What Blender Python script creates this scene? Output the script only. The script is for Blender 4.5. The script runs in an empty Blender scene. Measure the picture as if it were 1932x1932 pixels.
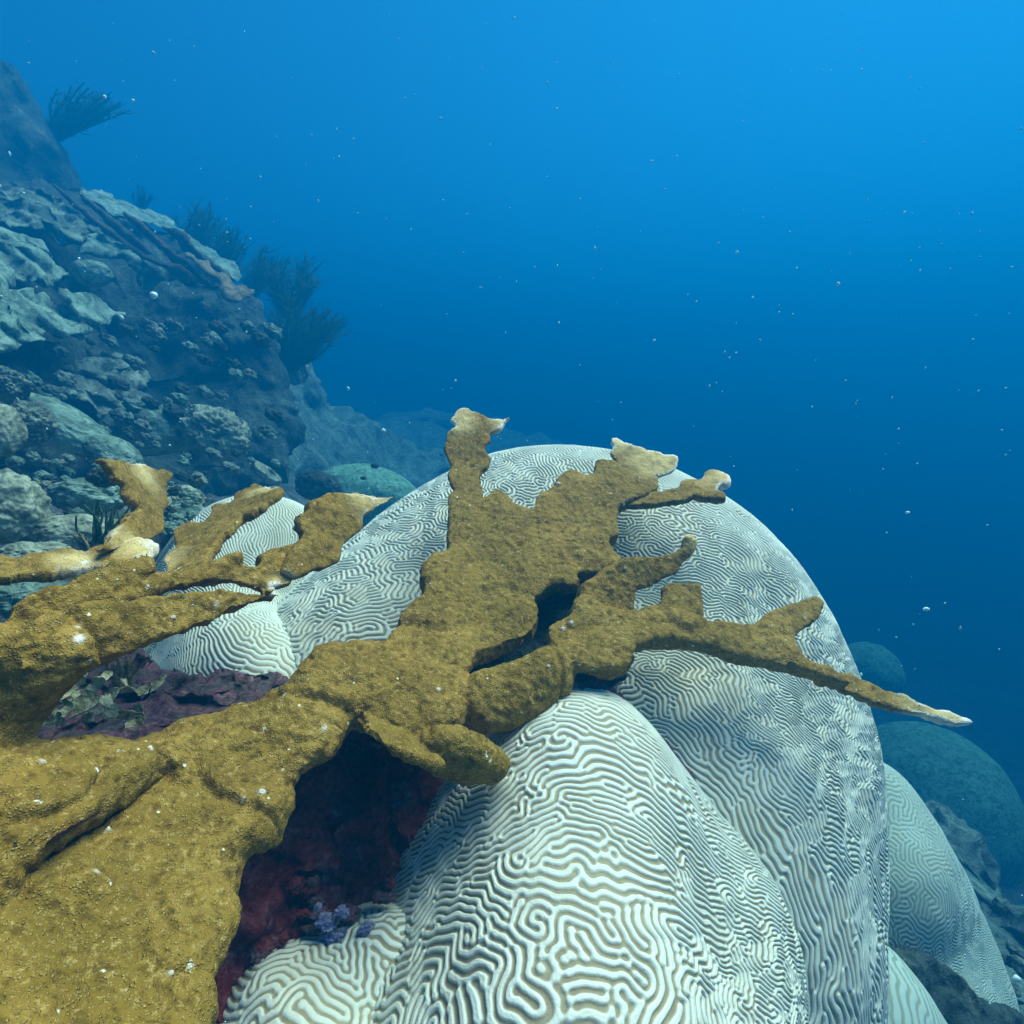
import bpy, bmesh, math, random
import numpy as np
from mathutils import Vector, kdtree
rng = np.random.default_rng(7); random.seed(7)
R = math.radians
sc = bpy.context.scene
# ------------------------------------------------------------------ camera
CAMZ, PITCH, F, HC = 3.0, 12.0, 1073.3, 966.0
cam = bpy.data.objects.new('camera', bpy.data.cameras.new('camera')); sc.collection.objects.link(cam); sc.camera = cam
cam.data.lens = 20; cam.data.sensor_width = 36; cam.data.clip_start = 0.01; cam.data.clip_end = 500
cam.location = (0, 0, CAMZ); cam.rotation_euler = (R(90 - PITCH), 0, 0)
# ------------------------------------------------------------------ sky and sun
EL, AZ = 62, 62
w = bpy.data.worlds.new("World"); sc.world = w; w.use_nodes = True
nt = w.node_tree; bg = nt.nodes['Background']
sky = nt.nodes.new('ShaderNodeTexSky'); sky.sky_type = 'NISHITA'; sky.sun_disc = False
sky.sun_elevation = R(EL); sky.sun_rotation = R(AZ)
wt = nt.nodes.new('ShaderNodeMix'); wt.data_type = 'RGBA'; wt.blend_type = 'MULTIPLY'; wt.inputs[0].default_value = 1
wt.inputs[7].default_value = (.05, .25, .36, 1)                 # daylight filtered by the water above
nt.links.new(sky.outputs[0], wt.inputs[6]); nt.links.new(wt.outputs[2], bg.inputs[0]); bg.inputs[1].default_value = 0.15
sl = bpy.data.lights.new('sun', 'SUN'); sl.energy = 5; sl.angle = R(45); sl.color = (1, .76, .60)
so = bpy.data.objects.new('sun', sl); sc.collection.objects.link(so)
sd = Vector((math.sin(R(AZ))*math.cos(R(EL)), math.cos(R(AZ))*math.cos(R(EL)), math.sin(R(EL))))
so.rotation_euler = sd.to_track_quat('Z', 'Y').to_euler(); so.location = (3, 3, 12)
sc.view_settings.view_transform = 'Standard'; sc.view_settings.look = 'None'; sc.view_settings.gamma = 1
sc.view_settings.exposure = 1.80
sc.cycles.volume_bounces = 1; sc.cycles.max_bounces = 5; sc.cycles.diffuse_bounces = 3
HAZE_DENSITY, HAZE_COLOR, HAZE_G = 0.30, (0.0, 0.126, 0.286), 0.34
# ------------------------------------------------------------------ maths helpers
cp, sp = math.cos(R(PITCH)), math.sin(R(PITCH))
CR, CF, CU = np.array([1., 0, 0]), np.array([0, cp, -sp]), np.array([0, sp, cp])
CAM = np.array([0, 0, CAMZ])
def P(u, v, d):
    u, v, d = np.broadcast_arrays(np.asarray(u, float), np.asarray(v, float), np.asarray(d, float))
    return CAM + ((u-HC)/F*d)[..., None]*CR + ((HC-v)/F*d)[..., None]*CU + d[..., None]*CF
def dm(d): return d+.7*np.maximum(0, np.asarray(d, float)-1.7)     # the reef behind stands farther off
def _h(i, j, k, s):
    n = (i*374761393 + j*668265263 + k*1274126177 + s*974711) & 0x7fffffff
    n = ((n ^ (n >> 13))*1274126177) & 0x7fffffff
    n = ((n ^ (n >> 15))*2246822519) & 0x7fffffff
    return (n & 0xffff)/32767.5 - 1
def vn(p, f=1., s=0):                                  # smooth value noise, -1..1
    q = np.asarray(p, float)*f + 1000; i = np.floor(q).astype(np.int64); t = q-i; t = t*t*(3-2*t)
    o = 0
    for a in (0, 1):
        wa = t[..., 0] if a else 1-t[..., 0]
        for b in (0, 1):
            wb = t[..., 1] if b else 1-t[..., 1]
            for c in (0, 1):
                wc = t[..., 2] if c else 1-t[..., 2]
                o = o + wa*wb*wc*_h(i[..., 0]+a, i[..., 1]+b, i[..., 2]+c, s)
    return o
def fbm(p, f, o=4, s=0, g=.5):
    r = 0; a = 1
    for k in range(o): r = r + a*vn(p, f*2**k, s+k*17); a *= g
    return r
def tps(ctrl):                                         # inverse depth over the picture: planes stay planes
    c = np.array(ctrl, float); x = c[:, :2]/1000; y = 1/c[:, 2]; n = len(c)
    ker = lambda r: np.where(r > 0, r*r*np.log(np.maximum(r, 1e-9)), 0)
    A = np.zeros((n+3, n+3)); A[:n, :n] = ker(np.linalg.norm(x[:, None]-x[None], axis=2)) + (1e-3*np.eye(n) if n > 3 else 0)
    A[:n, n] = 1; A[:n, n+1:] = x; A[n, :n] = 1; A[n+1:, :n] = x.T
    wv = np.linalg.lstsq(A, np.r_[y, 0, 0, 0], rcond=None)[0]
    def f(u, v):
        q = np.stack([u, v], -1)/1000; o = wv[n] + q[..., 0]*wv[n+1] + q[..., 1]*wv[n+2]
        for k in range(n): o = o + wv[k]*ker(np.hypot(q[..., 0]-x[k, 0], q[..., 1]-x[k, 1]))
        return dm(1/np.clip(o, .05, 5))
    return f
def jagged(poly, amp, seg=6., s=0):                    # subdivide an outline and roughen it
    p = np.array(poly, float); out = []
    for a, b in zip(p, np.roll(p, -1, 0)):
        n = max(1, int(np.hypot(*(b-a))/seg))
        for k in range(n): out.append(a+(b-a)*k/n)
    o = np.array(out)
    for _ in range(1): o = .25*np.roll(o, 1, 0)+.5*o+.25*np.roll(o, -1, 0)
    q = np.c_[o, np.full(len(o), s*3.7)]
    o[:, 0] += amp*(vn(q, 1/9., s+5)+.7*vn(q, 1/22., s+9)); o[:, 1] += amp*(vn(q, 1/9., s+31)+.7*vn(q, 1/22., s+37))
    return o
def sdist(poly, u, v):                                 # signed distance (inside > 0) and nearest outline point
    a = poly; b = np.roll(poly, -1, 0); best = np.full(u.shape, 1e9); nu = u.copy(); nv = v.copy(); ins = np.zeros(u.shape, bool)
    for (ax, ay), (bx, by) in zip(a, b):
        dx, dy = bx-ax, by-ay; L = dx*dx+dy*dy+1e-12
        t = np.clip(((u-ax)*dx+(v-ay)*dy)/L, 0, 1); px, py = ax+t*dx, ay+t*dy
        d = np.hypot(u-px, v-py); m = d < best; best[m] = d[m]; nu[m] = px[m]; nv[m] = py[m]
        c = ((ay > v) != (by > v)); 
        if abs(by-ay) > 1e-12: ins ^= c & (u < (bx-ax)*(v-ay)/(by-ay)+ax)
    return np.where(ins, best, -best), nu, nv
def slab(poly, ctrl, up, down, rad, mode='n', step=6., jag=1.5, s=0, pw=.5, rim=.0):
    """closed solid whose outline is traced, lying on its own tilted surface with a real thickness (metres)"""
    pl = jagged(poly, jag, s=s); lo = pl.min(0)-step; hi = pl.max(0)+step
    us = np.arange(lo[0], hi[0]+step, step); vs = np.arange(lo[1], hi[1]+step, step)
    U, V = np.meshgrid(us, vs, indexing='ij'); D, NU, NV = sdist(pl, U, V); ins = D > 0
    cell = ins[:-1, :-1] | ins[1:, :-1] | ins[:-1, 1:] | ins[1:, 1:]
    used = np.zeros(U.shape, bool)
    for a in (0, 1):
        for b in (0, 1): used[a:a+cell.shape[0], b:b+cell.shape[1]] |= cell
    U = np.where(ins, U, NU); V = np.where(ins, V, NV)
    f = tps(ctrl); B = P(U, V, f(U, V)); e = 1.
    if mode == 'n':
        pu = P(U+e, V, f(U+e, V))-P(U-e, V, f(U-e, V)); pv = P(U, V+e, f(U, V+e))-P(U, V-e, f(U, V-e))
        N = np.cross(pu, pv); N /= np.linalg.norm(N, axis=-1, keepdims=True)+1e-12
        N *= np.sign(np.sum(N*(CAM-B), -1))[..., None]
    else: N = CAM-B; N /= np.linalg.norm(N, axis=-1, keepdims=True)
    pr = np.where(ins, rim+(1-rim)*(1-(1-np.clip(D/rad, 0, 1))**2)**pw, rim)[..., None]
    top, bot = B+N*up*pr, B-N*down*pr
    idt = np.full(U.shape, -1); idt[used] = np.arange(used.sum()); idb = idt.copy(); n = used.sum()
    ii = used & ins; i2 = used if rim > 0 else ii; idb[i2] = n+np.arange(i2.sum())
    global LAST_EDGE; eg = np.where(ins, np.clip(1-D/9, 0, 1), 1.); LAST_EDGE = np.concatenate([eg[used], eg[i2]])
    ver = np.concatenate([top[used], bot[i2]]); c = np.argwhere(cell); i, j = c[:, 0], c[:, 1]
    q = lambda I: np.stack([I[i, j], I[i+1, j], I[i+1, j+1], I[i, j+1]], 1)
    fs = [q(idt)[:, ::-1], q(idb)]
    if rim > 0:
        cpad = np.pad(cell, 1); T_ = q(idt); B_ = q(idb)
        for e0, e1_, (di, dj) in ((0, 1, (0, -1)), (1, 2, (1, 0)), (2, 3, (0, 1)), (3, 0, (-1, 0))):
            m = ~cpad[i+1+di, j+1+dj]; fs.append(np.stack([T_[m, e0], T_[m, e1_], B_[m, e1_], B_[m, e0]], 1))
    return ver, np.concatenate(fs), top[ii]
def mesh_np(name, ver, faces, mat=None, smooth=True, attrs=None):
    me = bpy.data.meshes.new(name); faces = np.asarray(faces, np.int32); k = faces.shape[1]
    me.vertices.add(len(ver)); me.vertices.foreach_set('co', np.ascontiguousarray(ver, np.float32).ravel())
    me.loops.add(faces.size); me.loops.foreach_set('vertex_index', faces.ravel())
    me.polygons.add(len(faces)); me.polygons.foreach_set('loop_start', np.arange(0, faces.size, k, dtype=np.int32))
    me.polygons.foreach_set('loop_total', np.full(len(faces), k, np.int32))
    me.update(calc_edges=True); me.validate()
    if smooth: me.polygons.foreach_set('use_smooth', np.ones(len(me.polygons), bool))
    for an, av in (attrs or {}).items():
        at = me.attributes.new(an, 'FLOAT', 'POINT'); at.data.foreach_set('value', np.asarray(av, np.float32))
    if mat: me.materials.append(mat)
    return me
def ob(name, me, loc=(0, 0, 0), parent=None):
    o = bpy.data.objects.new(name, me); sc.collection.objects.link(o); o.location = loc
    if parent: o.parent = parent
    return o
def tag(o, label, cat, group=None):
    o['label'] = label; o['category'] = cat
    if group: o['group'] = group
    return o
def recenter(me, c):
    co = np.empty(len(me.vertices)*3, np.float32); me.vertices.foreach_get('co', co)
    co = co.reshape(-1, 3)-np.asarray(c, np.float32); me.vertices.foreach_set('co', co.ravel())
def place(name, ver, faces, mat, label=None, cat=None, group=None, attrs=None, parent=None):
    """one mesh object with its origin at its own base"""
    ver = np.asarray(ver, float)
    if parent is None: c = np.array([ver[:, 0].mean(), ver[:, 1].mean(), ver[:, 2].min()])
    else: c = np.array(parent.location)
    o = ob(name, mesh_np(name, ver-c, faces, mat, attrs=attrs), c if parent is None else (0, 0, 0), parent)
    if label: tag(o, label, cat, group)
    return o
def cat(parts):
    V, Fc, n = [], [], 0
    for v, f in parts: V.append(v); Fc.append(np.asarray(f)+n); n += len(v)
    return np.concatenate(V), np.concatenate(Fc)
# ------------------------------------------------------------------ materials
class NT:
    def __init__(s, name):
        s.m = bpy.data.materials.new(name); s.m.use_nodes = True; s.t = s.m.node_tree; s.b = s.t.nodes['Principled BSDF']
        s.b.inputs['Roughness'].default_value = .85; s.b.inputs['Specular IOR Level'].default_value = .12
        s.co = s.n('ShaderNodeTexCoord').outputs['Object']
    def n(s, t, **k):
        x = s.t.nodes.new(t)
        for a, b in k.items(): setattr(x, a, b)
        return x
    def l(s, a, b): s.t.links.new(a, b)
    def noise(s, sc_, det=4, ro=.55, dist=0.):
        x = s.n('ShaderNodeTexNoise'); s.l(s.co, x.inputs['Vector']); x.inputs['Scale'].default_value = sc_
        x.inputs['Detail'].default_value = det; x.inputs['Roughness'].default_value = ro; x.inputs['Distortion'].default_value = dist; return x.outputs['Fac']
    def vor(s, sc_, feature='F1'):
        x = s.n('ShaderNodeTexVoronoi', feature=feature); s.l(s.co, x.inputs['Vector']); x.inputs['Scale'].default_value = sc_; return x
    def ramp(s, f, stops):
        x = s.n('ShaderNodeValToRGB'); s.l(f, x.inputs[0]); e = x.color_ramp.elements
        while len(e) < len(stops): e.new(.5)
        for i, (p, c) in enumerate(stops): e[i].position = p; e[i].color = (*c, 1) if len(c) == 3 else c
        return x.outputs[0]
    def mix(s, f, a, b, mode='MIX'):
        x = s.n('ShaderNodeMix', data_type='RGBA', blend_type=mode)
        for i, v in ((0, f), (6, a), (7, b)):
            if hasattr(v, 'links'): s.l(v, x.inputs[i])
            else: x.inputs[i].default_value = v if i == 0 else (*v, 1)
        return x.outputs[2]
    def math(s, op, a, b=0.):
        x = s.n('ShaderNodeMath', operation=op)
        for i, v in ((0, a), (1, b)):
            if hasattr(v, 'links'): s.l(v, x.inputs[i])
            else: x.inputs[i].default_value = v
        return x.outputs[0]
    def attr(s, n): x = s.n('ShaderNodeAttribute', attribute_name=n); return x.outputs['Fac']
    def bump(s, hs):
        prev = None
        for h, st, di in hs:
            x = s.n('ShaderNodeBump'); s.l(h, x.inputs['Height']); x.inputs['Strength'].default_value = st; x.inputs['Distance'].default_value = di
            if prev: s.l(prev, x.inputs['Normal'])
            prev = x.outputs[0]
        s.l(prev, s.b.inputs['Normal'])
    def col(s, c):
        if hasattr(c, 'links'): s.l(c, s.b.inputs['Base Color'])
        else: s.b.inputs['Base Color'].default_value = (*c, 1)
def g01(x): return (x, x, x)
def brain_mat(name, ridge, valley, dirty=.35):
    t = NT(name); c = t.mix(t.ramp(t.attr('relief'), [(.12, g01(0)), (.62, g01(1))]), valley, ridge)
    d = t.ramp(t.noise(7, 5, .6), [(.45, g01(0)), (.75, g01(dirty))]); c = t.mix(d, c, (.34, .36, .25))
    c = t.mix(t.ramp(t.noise(60, 3), [(.35, g01(.22)), (.6, g01(0))]), c, (.5, .5, .36)); t.col(c)
    t.bump([(t.noise(420, 3), .35, .002), (t.noise(1300, 2), .25, .0008)]); return t.m
def elk_mat(name):
    t = NT(name); n1 = t.noise(14, 5, .6); c = t.ramp(n1, [(.3, (.165, .098, .013)), (.52, (.275, .168, .026)), (.76, (.39, .255, .055))])
    c = t.mix(t.ramp(t.noise(4.5, 4, .6), [(.38, g01(.6)), (.6, g01(0))]), c, (.17, .115, .012))
    v = t.vor(380); tipv = t.ramp(v.outputs['Distance'], [(.0, g01(1)), (.42, g01(0))])
    c = t.mix(t.math('MULTIPLY', tipv, .55), c, (.80, .62, .24))
    c = t.mix(t.ramp(t.noise(75, 5, .72), [(.36, g01(.85)), (.5, g01(0))]), c, (.10, .06, .008))
    c = t.mix(t.ramp(t.noise(150, 4, .75), [(.56, g01(0)), (.72, g01(.6))]), c, (.66, .5, .2))
    def spots(c, sc_, lim, r0_, colr):
        sv = t.vor(sc_); sn = t.math('ADD', sv.outputs['Distance'], t.math('MULTIPLY', t.noise(190, 3, .7), .34))
        cs = t.n('ShaderNodeSeparateColor'); t.l(sv.outputs['Color'], cs.inputs[0]); gate = t.math('GREATER_THAN', cs.outputs[0], lim)
        return t.mix(t.math('MULTIPLY', t.ramp(sn, [(r0_, g01(1)), (r0_+.05, g01(0))]), gate), c, colr)
    c = spots(c, 24, .80, .19, (.80, .82, .72)); c = spots(c, 60, .86, .24, (.74, .72, .55)); c = spots(c, 46, .88, .2, (.05, .04, .02))
    c = t.mix(t.attr('pale'), c, (.74, .58, .25)); c = t.mix(t.attr('white'), c, (.88, .88, .80)); t.col(c)
    t.bump([(t.noise(30, 5, .65), .8, .009), (t.noise(110, 4, .65), .6, .005), (tipv, .8, .0022)]); return t.m
def rock_mat(name, cols, sc_=9., bump=.02, speck=None, fine=60.):
    t = NT(name); n = t.noise(sc_, 7, .62, .4); k = len(cols); c = t.ramp(n, [(.3+.4*i/(k-1), q) for i, q in enumerate(cols)])
    n2 = t.noise(fine, 5, .65); c = t.mix(t.ramp(n2, [(.4, g01(.6)), (.6, g01(0))]), c, tuple(.35*x for x in cols[0]))
    if speck:
        s2 = t.ramp(t.noise(fine*2.6, 3, .6), [(.66, g01(0)), (.72, g01(.8))]); c = t.mix(s2, c, speck)
    t.col(c); t.bump([(n, .9, bump), (n2, .8, bump*.35)]); return t.m
def smooth_mat(name, a, b, sc_=5., pore=0.):
    t = NT(name); c = t.mix(t.ramp(t.noise(sc_, 5, .6), [(.38, g01(0)), (.66, g01(1))]), a, b)
    v = t.vor(75); hs = [(t.noise(sc_*4, 5, .6), .6, .012), (v.outputs['Distance'], .5, .004)]
    c = t.mix(t.ramp(t.noise(sc_*5, 5, .65), [(.3, g01(.6)), (.47, g01(0))]), c, tuple(.4*x for x in a))
    c = t.mix(t.ramp(t.noise(sc_*2.4, 6, .7, 1.), [(.42, g01(.85)), (.55, g01(0))]), c, tuple(.4*x for x in a)); hs.append((t.noise(sc_*9, 5, .7), .7, .012))
    if pore: c = t.mix(t.ramp(v.outputs['Distance'], [(.1, g01(pore)), (.3, g01(0))]), c, tuple(.3*x for x in a))
    t.col(c); t.bump(hs); return t.m
M = {
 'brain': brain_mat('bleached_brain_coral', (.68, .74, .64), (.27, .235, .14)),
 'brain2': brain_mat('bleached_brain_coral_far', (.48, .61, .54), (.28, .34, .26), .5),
 'elk': elk_mat('brown_elkhorn_coral'),
 'maroon': rock_mat('maroon_encrusted_rock', [(.13, .022, .026), (.21, .038, .048), (.28, .08, .10), (.40, .27, .29)], 26, .02, (.35, .28, .33), 120),
 'purple': rock_mat('purple_crust_rock', [(.06, .045, .045), (.13, .10, .10), (.22, .09, .12), (.36, .33, .27)], 22, .014, (.5, .5, .45), 130),
 'dark': rock_mat('dark_reef_rock', [(.025, .045, .045), (.055, .085, .08), (.09, .12, .10), (.19, .24, .18)], 7, .06, (.3, .33, .3), 34),
 'rubble': rock_mat('rubble_rock', [(.06, .085, .08), (.16, .21, .175), (.29, .37, .29), (.42, .5, .4)], 6, .05, (.5, .55, .48), 30),
 'sheet': smooth_mat('sheet_coral', (.17, .28, .22), (.33, .48, .38), 5),
 'sheetd': smooth_mat('dim_sheet_coral', (.12, .19, .155), (.26, .35, .28), 5),
 'pale': smooth_mat('pale_coral', (.30, .36, .26), (.47, .54, .40), 6, .4),
 'tan': smooth_mat('tan_coral', (.24, .20, .12), (.34, .29, .18), 8),
 'blade': smooth_mat('brown_blade', (.07, .06, .05), (.14, .12, .09), 8),  # dark tone paints the shade on the undersides of the crest plates
 'plume': smooth_mat('sea_plume', (.06, .14, .06), (.10, .20, .09), 12),
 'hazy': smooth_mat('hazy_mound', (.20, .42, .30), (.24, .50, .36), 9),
 'leaf': smooth_mat('leafy_coral', (.62, .64, .36), (.85, .88, .62), 30),
 'bluewhite': smooth_mat('blue_white_crust', (.35, .40, .85), (.92, .92, .9), 60),  # blown blue-violet highlights are painted into the colour of this crust
 'sand': rock_mat('seabed', [(.10, .10, .09), (.2, .2, .17), (.3, .3, .25)], 2.5, .08, (.4, .42, .36), 14),
 'snow': NT('suspended_particle').m,
}
M['snow'].node_tree.nodes['Principled BSDF'].inputs['Base Color'].default_value = (.62, .88, .9, 1)
# ------------------------------------------------------------------ seabed (structure)
def tps2(pts):
    c = np.array(pts, float); x = c[:, :2]; n = len(c); ker = lambda r: np.where(r > 0, r*r*np.log(np.maximum(r, 1e-9)), 0)
    A = np.zeros((n+3, n+3)); A[:n, :n] = ker(np.linalg.norm(x[:, None]-x[None], axis=2)); A[:n, n] = 1; A[:n, n+1:] = x; A[n, :n] = 1; A[n+1:, :n] = x.T
    wv = np.linalg.solve(A, np.r_[c[:, 2], 0, 0, 0])
    def f(X, Y):
        o = wv[n]+wv[n+1]*X+wv[n+2]*Y
        for k in range(n): o = o+wv[k]*ker(np.hypot(X-x[k, 0], Y-x[k, 1]))
        return o
    return f
ground = tps2([(-1.3, 1.75, 2.52), (-.7, 1.6, 2.35), (-2.1, 2.6, 2.6), (-2.4, 1.2, 2.7), (-3.6, 3.8, 2.8), (-1.1, 3.2, 2.1), (-6, 5, 3.6), (-1.5, 6, 1.7), (0, 3.5, 1.3), (0, 1.6, 1.9), (0, 9, -.4),
               (1.3, 1.3, 1.2), (2.2, 2.6, .35), (3, 1, .2), (5, 5, -1.5), (6, 0, -1.5), (9, 12, -2.4), (-9, 12, 4.5), (0, 0, 2.0), (0, -2, 1.8), (-3, -2, 2.6), (4, -3, .3), (-.6, .9, 2.25)])
def axis_pts(lo, hi, c0, c1, fine, coarse):
    a = [c0]
    st = fine
    while a[-1] < c1: a.append(a[-1]+fine)
    st = fine
    while a[-1] < hi: st = min(st*1.12, coarse); a.append(a[-1]+st)
    b = [c0]; st = fine
    while b[-1] > lo: st = min(st*1.12, coarse); b.append(b[-1]-st)
    return np.array(b[::-1][:-1]+a)
gx = axis_pts(-60, 60, -3.2, 2.6, .022, 3.); gy = axis_pts(-20, 80, .5, 4.2, .022, 3.)
X, Y = np.meshgrid(gx, gy, indexing='ij'); rr = np.clip(np.hypot(X, Y-3)-8, 0, None)
Zg = ground(np.clip(X, -9, 9), np.clip(Y, -3, 12)); pz = np.stack([X, Y, X*0], -1)
Zg = np.clip(Zg, -2.6, 5.5)+.16*fbm(pz, 1.3, 5, 3)+.035*np.abs(fbm(pz, 7, 4, 8))*np.exp(-rr)
n0, n1 = X.shape; idx = np.arange(n0*n1).reshape(n0, n1)
gf = np.stack([idx[:-1, :-1], idx[1:, :-1], idx[1:, 1:], idx[:-1, 1:]], -1).reshape(-1, 4)
sb = ob('seabed', mesh_np('seabed', np.stack([X, Y, Zg], -1).reshape(-1, 3), gf, M['sand'])); sb['kind'] = 'structure'
# ------------------------------------------------------------------ haze: the water between things
bm = bmesh.new(); bmesh.ops.create_cube(bm, size=1); hm = bpy.data.meshes.new('haze'); bm.to_mesh(hm); bm.free()
hz = ob('haze', hm, (0, 28, 0.9)); hz.scale = (130, 110, 10.2); hz['kind'] = 'stuff'
m = bpy.data.materials.new('haze'); m.use_nodes = True; t_ = m.node_tree; t_.nodes.clear(); oo = t_.nodes.new('ShaderNodeOutputMaterial'); vv = t_.nodes.new('ShaderNodeVolumePrincipled')
t_.links.new(vv.outputs[0], oo.inputs[1]); vv.inputs['Color'].default_value = (*HAZE_COLOR, 1); vv.inputs['Absorption Color'].default_value = (0, .122, .25, 1); vv.inputs['Density'].default_value = HAZE_DENSITY; vv.inputs['Anisotropy'].default_value = HAZE_G
hm.materials.append(m)
# ------------------------------------------------------------------ brain corals
def maze(N, ang, eps, lam=8., steps=110, seed=1):
    """Swift-Hohenberg labyrinth: long ridges that lean along ang, wandering where eps is small"""
    g = np.random.default_rng(seed); k0 = 2*np.pi/lam; kx = np.fft.fftfreq(N)*2*np.pi/k0; ky = np.fft.rfftfreq(N)*2*np.pi/k0
    KX, KY = np.meshgrid(kx, ky, indexing='ij'); K2 = KX**2+KY**2; r = .4; dt = .8
    u = g.normal(size=(N, N))*.3; tx, ty = np.cos(ang), np.sin(ang); fu = np.fft.rfft2(u); den = 1+dt*((1-K2)**2-r)
    low = K2 < 9
    for _ in range(steps):
        an = tx*tx*np.fft.irfft2(-KX*KX*fu*low, s=(N, N))+ty*ty*np.fft.irfft2(-KY*KY*fu*low, s=(N, N))+2*tx*ty*np.fft.irfft2(-KX*KY*fu*low, s=(N, N))
        fu = (fu+dt*np.fft.rfft2(-u**3+eps*an))/den; u = np.fft.irfft2(fu, s=(N, N))
    return np.clip(u/.72, -1.3, 1.3)
def bil(Fd, a, b):
    N = Fd.shape[0]; i = np.floor(a).astype(int); j = np.floor(b).astype(int); s, t = a-i, b-j; i0, i1, j0, j1 = i % N, (i+1) % N, j % N, (j+1) % N
    return Fd[i0, j0]*(1-s)*(1-t)+Fd[i1, j0]*s*(1-t)+Fd[i0, j1]*(1-s)*t+Fd[i1, j1]*s*t
def lobe(name, label, ctr, ctrl, r0, field, lam=8., period=.012, relief=.0032, spacing=.0016, fine=1.35, tmax=2.1, sig=.6, mat='brain', axis=None, lump=.006, group='bleached brain coral lobes', off=(0, 0), fade=None, squeeze=0.):
    C = P(*ctr); A = (P(*axis) if axis else CAM)-C; A /= np.linalg.norm(A)
    E1 = CR-A*np.dot(CR, A); E1 /= np.linalg.norm(E1); E2 = np.cross(A, E1)
    if E2[2] < 0: E2 = -E2
    q = np.array([P(*c) for c in ctrl])-C; rad = np.linalg.norm(q, axis=1); dr = q/rad[:, None]
    ang = lambda a, b: np.arccos(np.clip(a@b.T, -1, 1)); ker = lambda a: np.exp(-(a/sig)**2)
    K = ker(ang(dr, dr)); wv = np.linalg.solve(K+.03*np.eye(len(K)), np.log(rad/r0))
    h = spacing/r0; a = list(np.arange(0, fine, h)); st = h
    while a[-1] < tmax+.1: st = min(st*1.06, .05); a.append(a[-1]+st)
    a = np.array(a); x = np.r_[-a[::-1][:-1], a]; X, Y = np.meshgrid(x, x, indexing='ij')
    th = np.hypot(X, Y); ins = th < tmax; T = np.minimum(th, 3.0); ph = np.arctan2(Y, X)
    D = np.cos(T)[..., None]*A+(np.sin(T)*np.cos(ph))[..., None]*E1+(np.sin(T)*np.sin(ph))[..., None]*E2
    lr = np.zeros(X.shape)
    for k in range(len(wv)): lr += wv[k]*ker(np.arccos(np.clip(D@dr[k], -1, 1)))
    B = C+D*(r0*np.exp(lr)[..., None]); B = B+D*(lump*fbm(B, 9, 2, 4))[..., None]
    N = np.cross(np.gradient(B, axis=0), np.gradient(B, axis=1)); N /= np.linalg.norm(N, axis=-1, keepdims=True)+1e-12
    if np.sum(N*D) < 0: N = -N
    px = lam/period; wq = np.stack([X*r0, Y*r0, X*0+off[0]], -1); wx, wy = .008*vn(wq, 14, 2)+.25*period*vn(wq, .42/period, 3), .008*vn(wq, 14, 6)+.25*period*vn(wq, .42/period, 7)
    Xp, Yp = X, Y
    if squeeze:                                        # ridges keep their width where the flank curves in towards the camera
        soft = lambda t: np.log1p(np.exp(np.clip((t-.15)/.12, -40, 40)))*.12
        Xp = X-squeeze*soft(X); Yp = Y+squeeze*.8*soft(-Y)
    u = bil(field, (Xp*r0+off[0]+wx)*px+field.shape[0]/2, (Yp*r0+off[1]+wy)*px+field.shape[0]/2)
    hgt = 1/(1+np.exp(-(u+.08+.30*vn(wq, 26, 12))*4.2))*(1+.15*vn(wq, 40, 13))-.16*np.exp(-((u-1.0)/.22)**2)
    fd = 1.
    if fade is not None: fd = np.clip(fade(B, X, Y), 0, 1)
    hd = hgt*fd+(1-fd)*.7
    V = B+N*((hd-.5)*relief)[..., None]
    cell = ins[:-1, :-1] & ins[1:, :-1] & ins[:-1, 1:] & ins[1:, 1:]; used = np.zeros(X.shape, bool)
    for p_ in (0, 1):
        for q_ in (0, 1): used[p_:p_+cell.shape[0], q_:q_+cell.shape[1]] |= cell
    idx = np.full(X.shape, -1); idx[used] = np.arange(used.sum()); c = np.argwhere(cell); i, j = c[:, 0], c[:, 1]
    Fq = np.stack([idx[i, j], idx[i+1, j], idx[i+1, j+1], idx[i, j+1]], 1)
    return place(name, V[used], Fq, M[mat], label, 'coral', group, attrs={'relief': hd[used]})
N1 = 1300; gi = (np.arange(N1)-N1/2)*.012/8; GX, GY = np.meshgrid(gi, gi, indexing='ij')
q3 = np.stack([GX, GY, GX*0], -1)
# main dome: ridges lean across on the left and top, and run down the right flank
wR = 1/(1+np.exp(-(GX-.02-.35*GY)/.07)); ang1 = (1-wR)*(R(4)+.7*vn(q3, 5, 3))+wR*(R(-68)+.6*vn(q3, 5, 5))
eps1 = .006+.07*wR+.02*np.clip(vn(q3, 6, 8), 0, 1)
f1 = maze(N1, ang1, eps1, seed=3, steps=40)
N2 = 640; gi = (np.arange(N2)-N2/2)*.012/8; GX2, GY2 = np.meshgrid(gi, gi, indexing='ij'); q3 = np.stack([GX2, GY2, GX2*0], -1)
f2 = maze(N2, .5*vn(q3, 7, 3), .006+.05/(1+np.exp(-(GY2-.13)/.03)), seed=9, steps=42)

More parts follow.
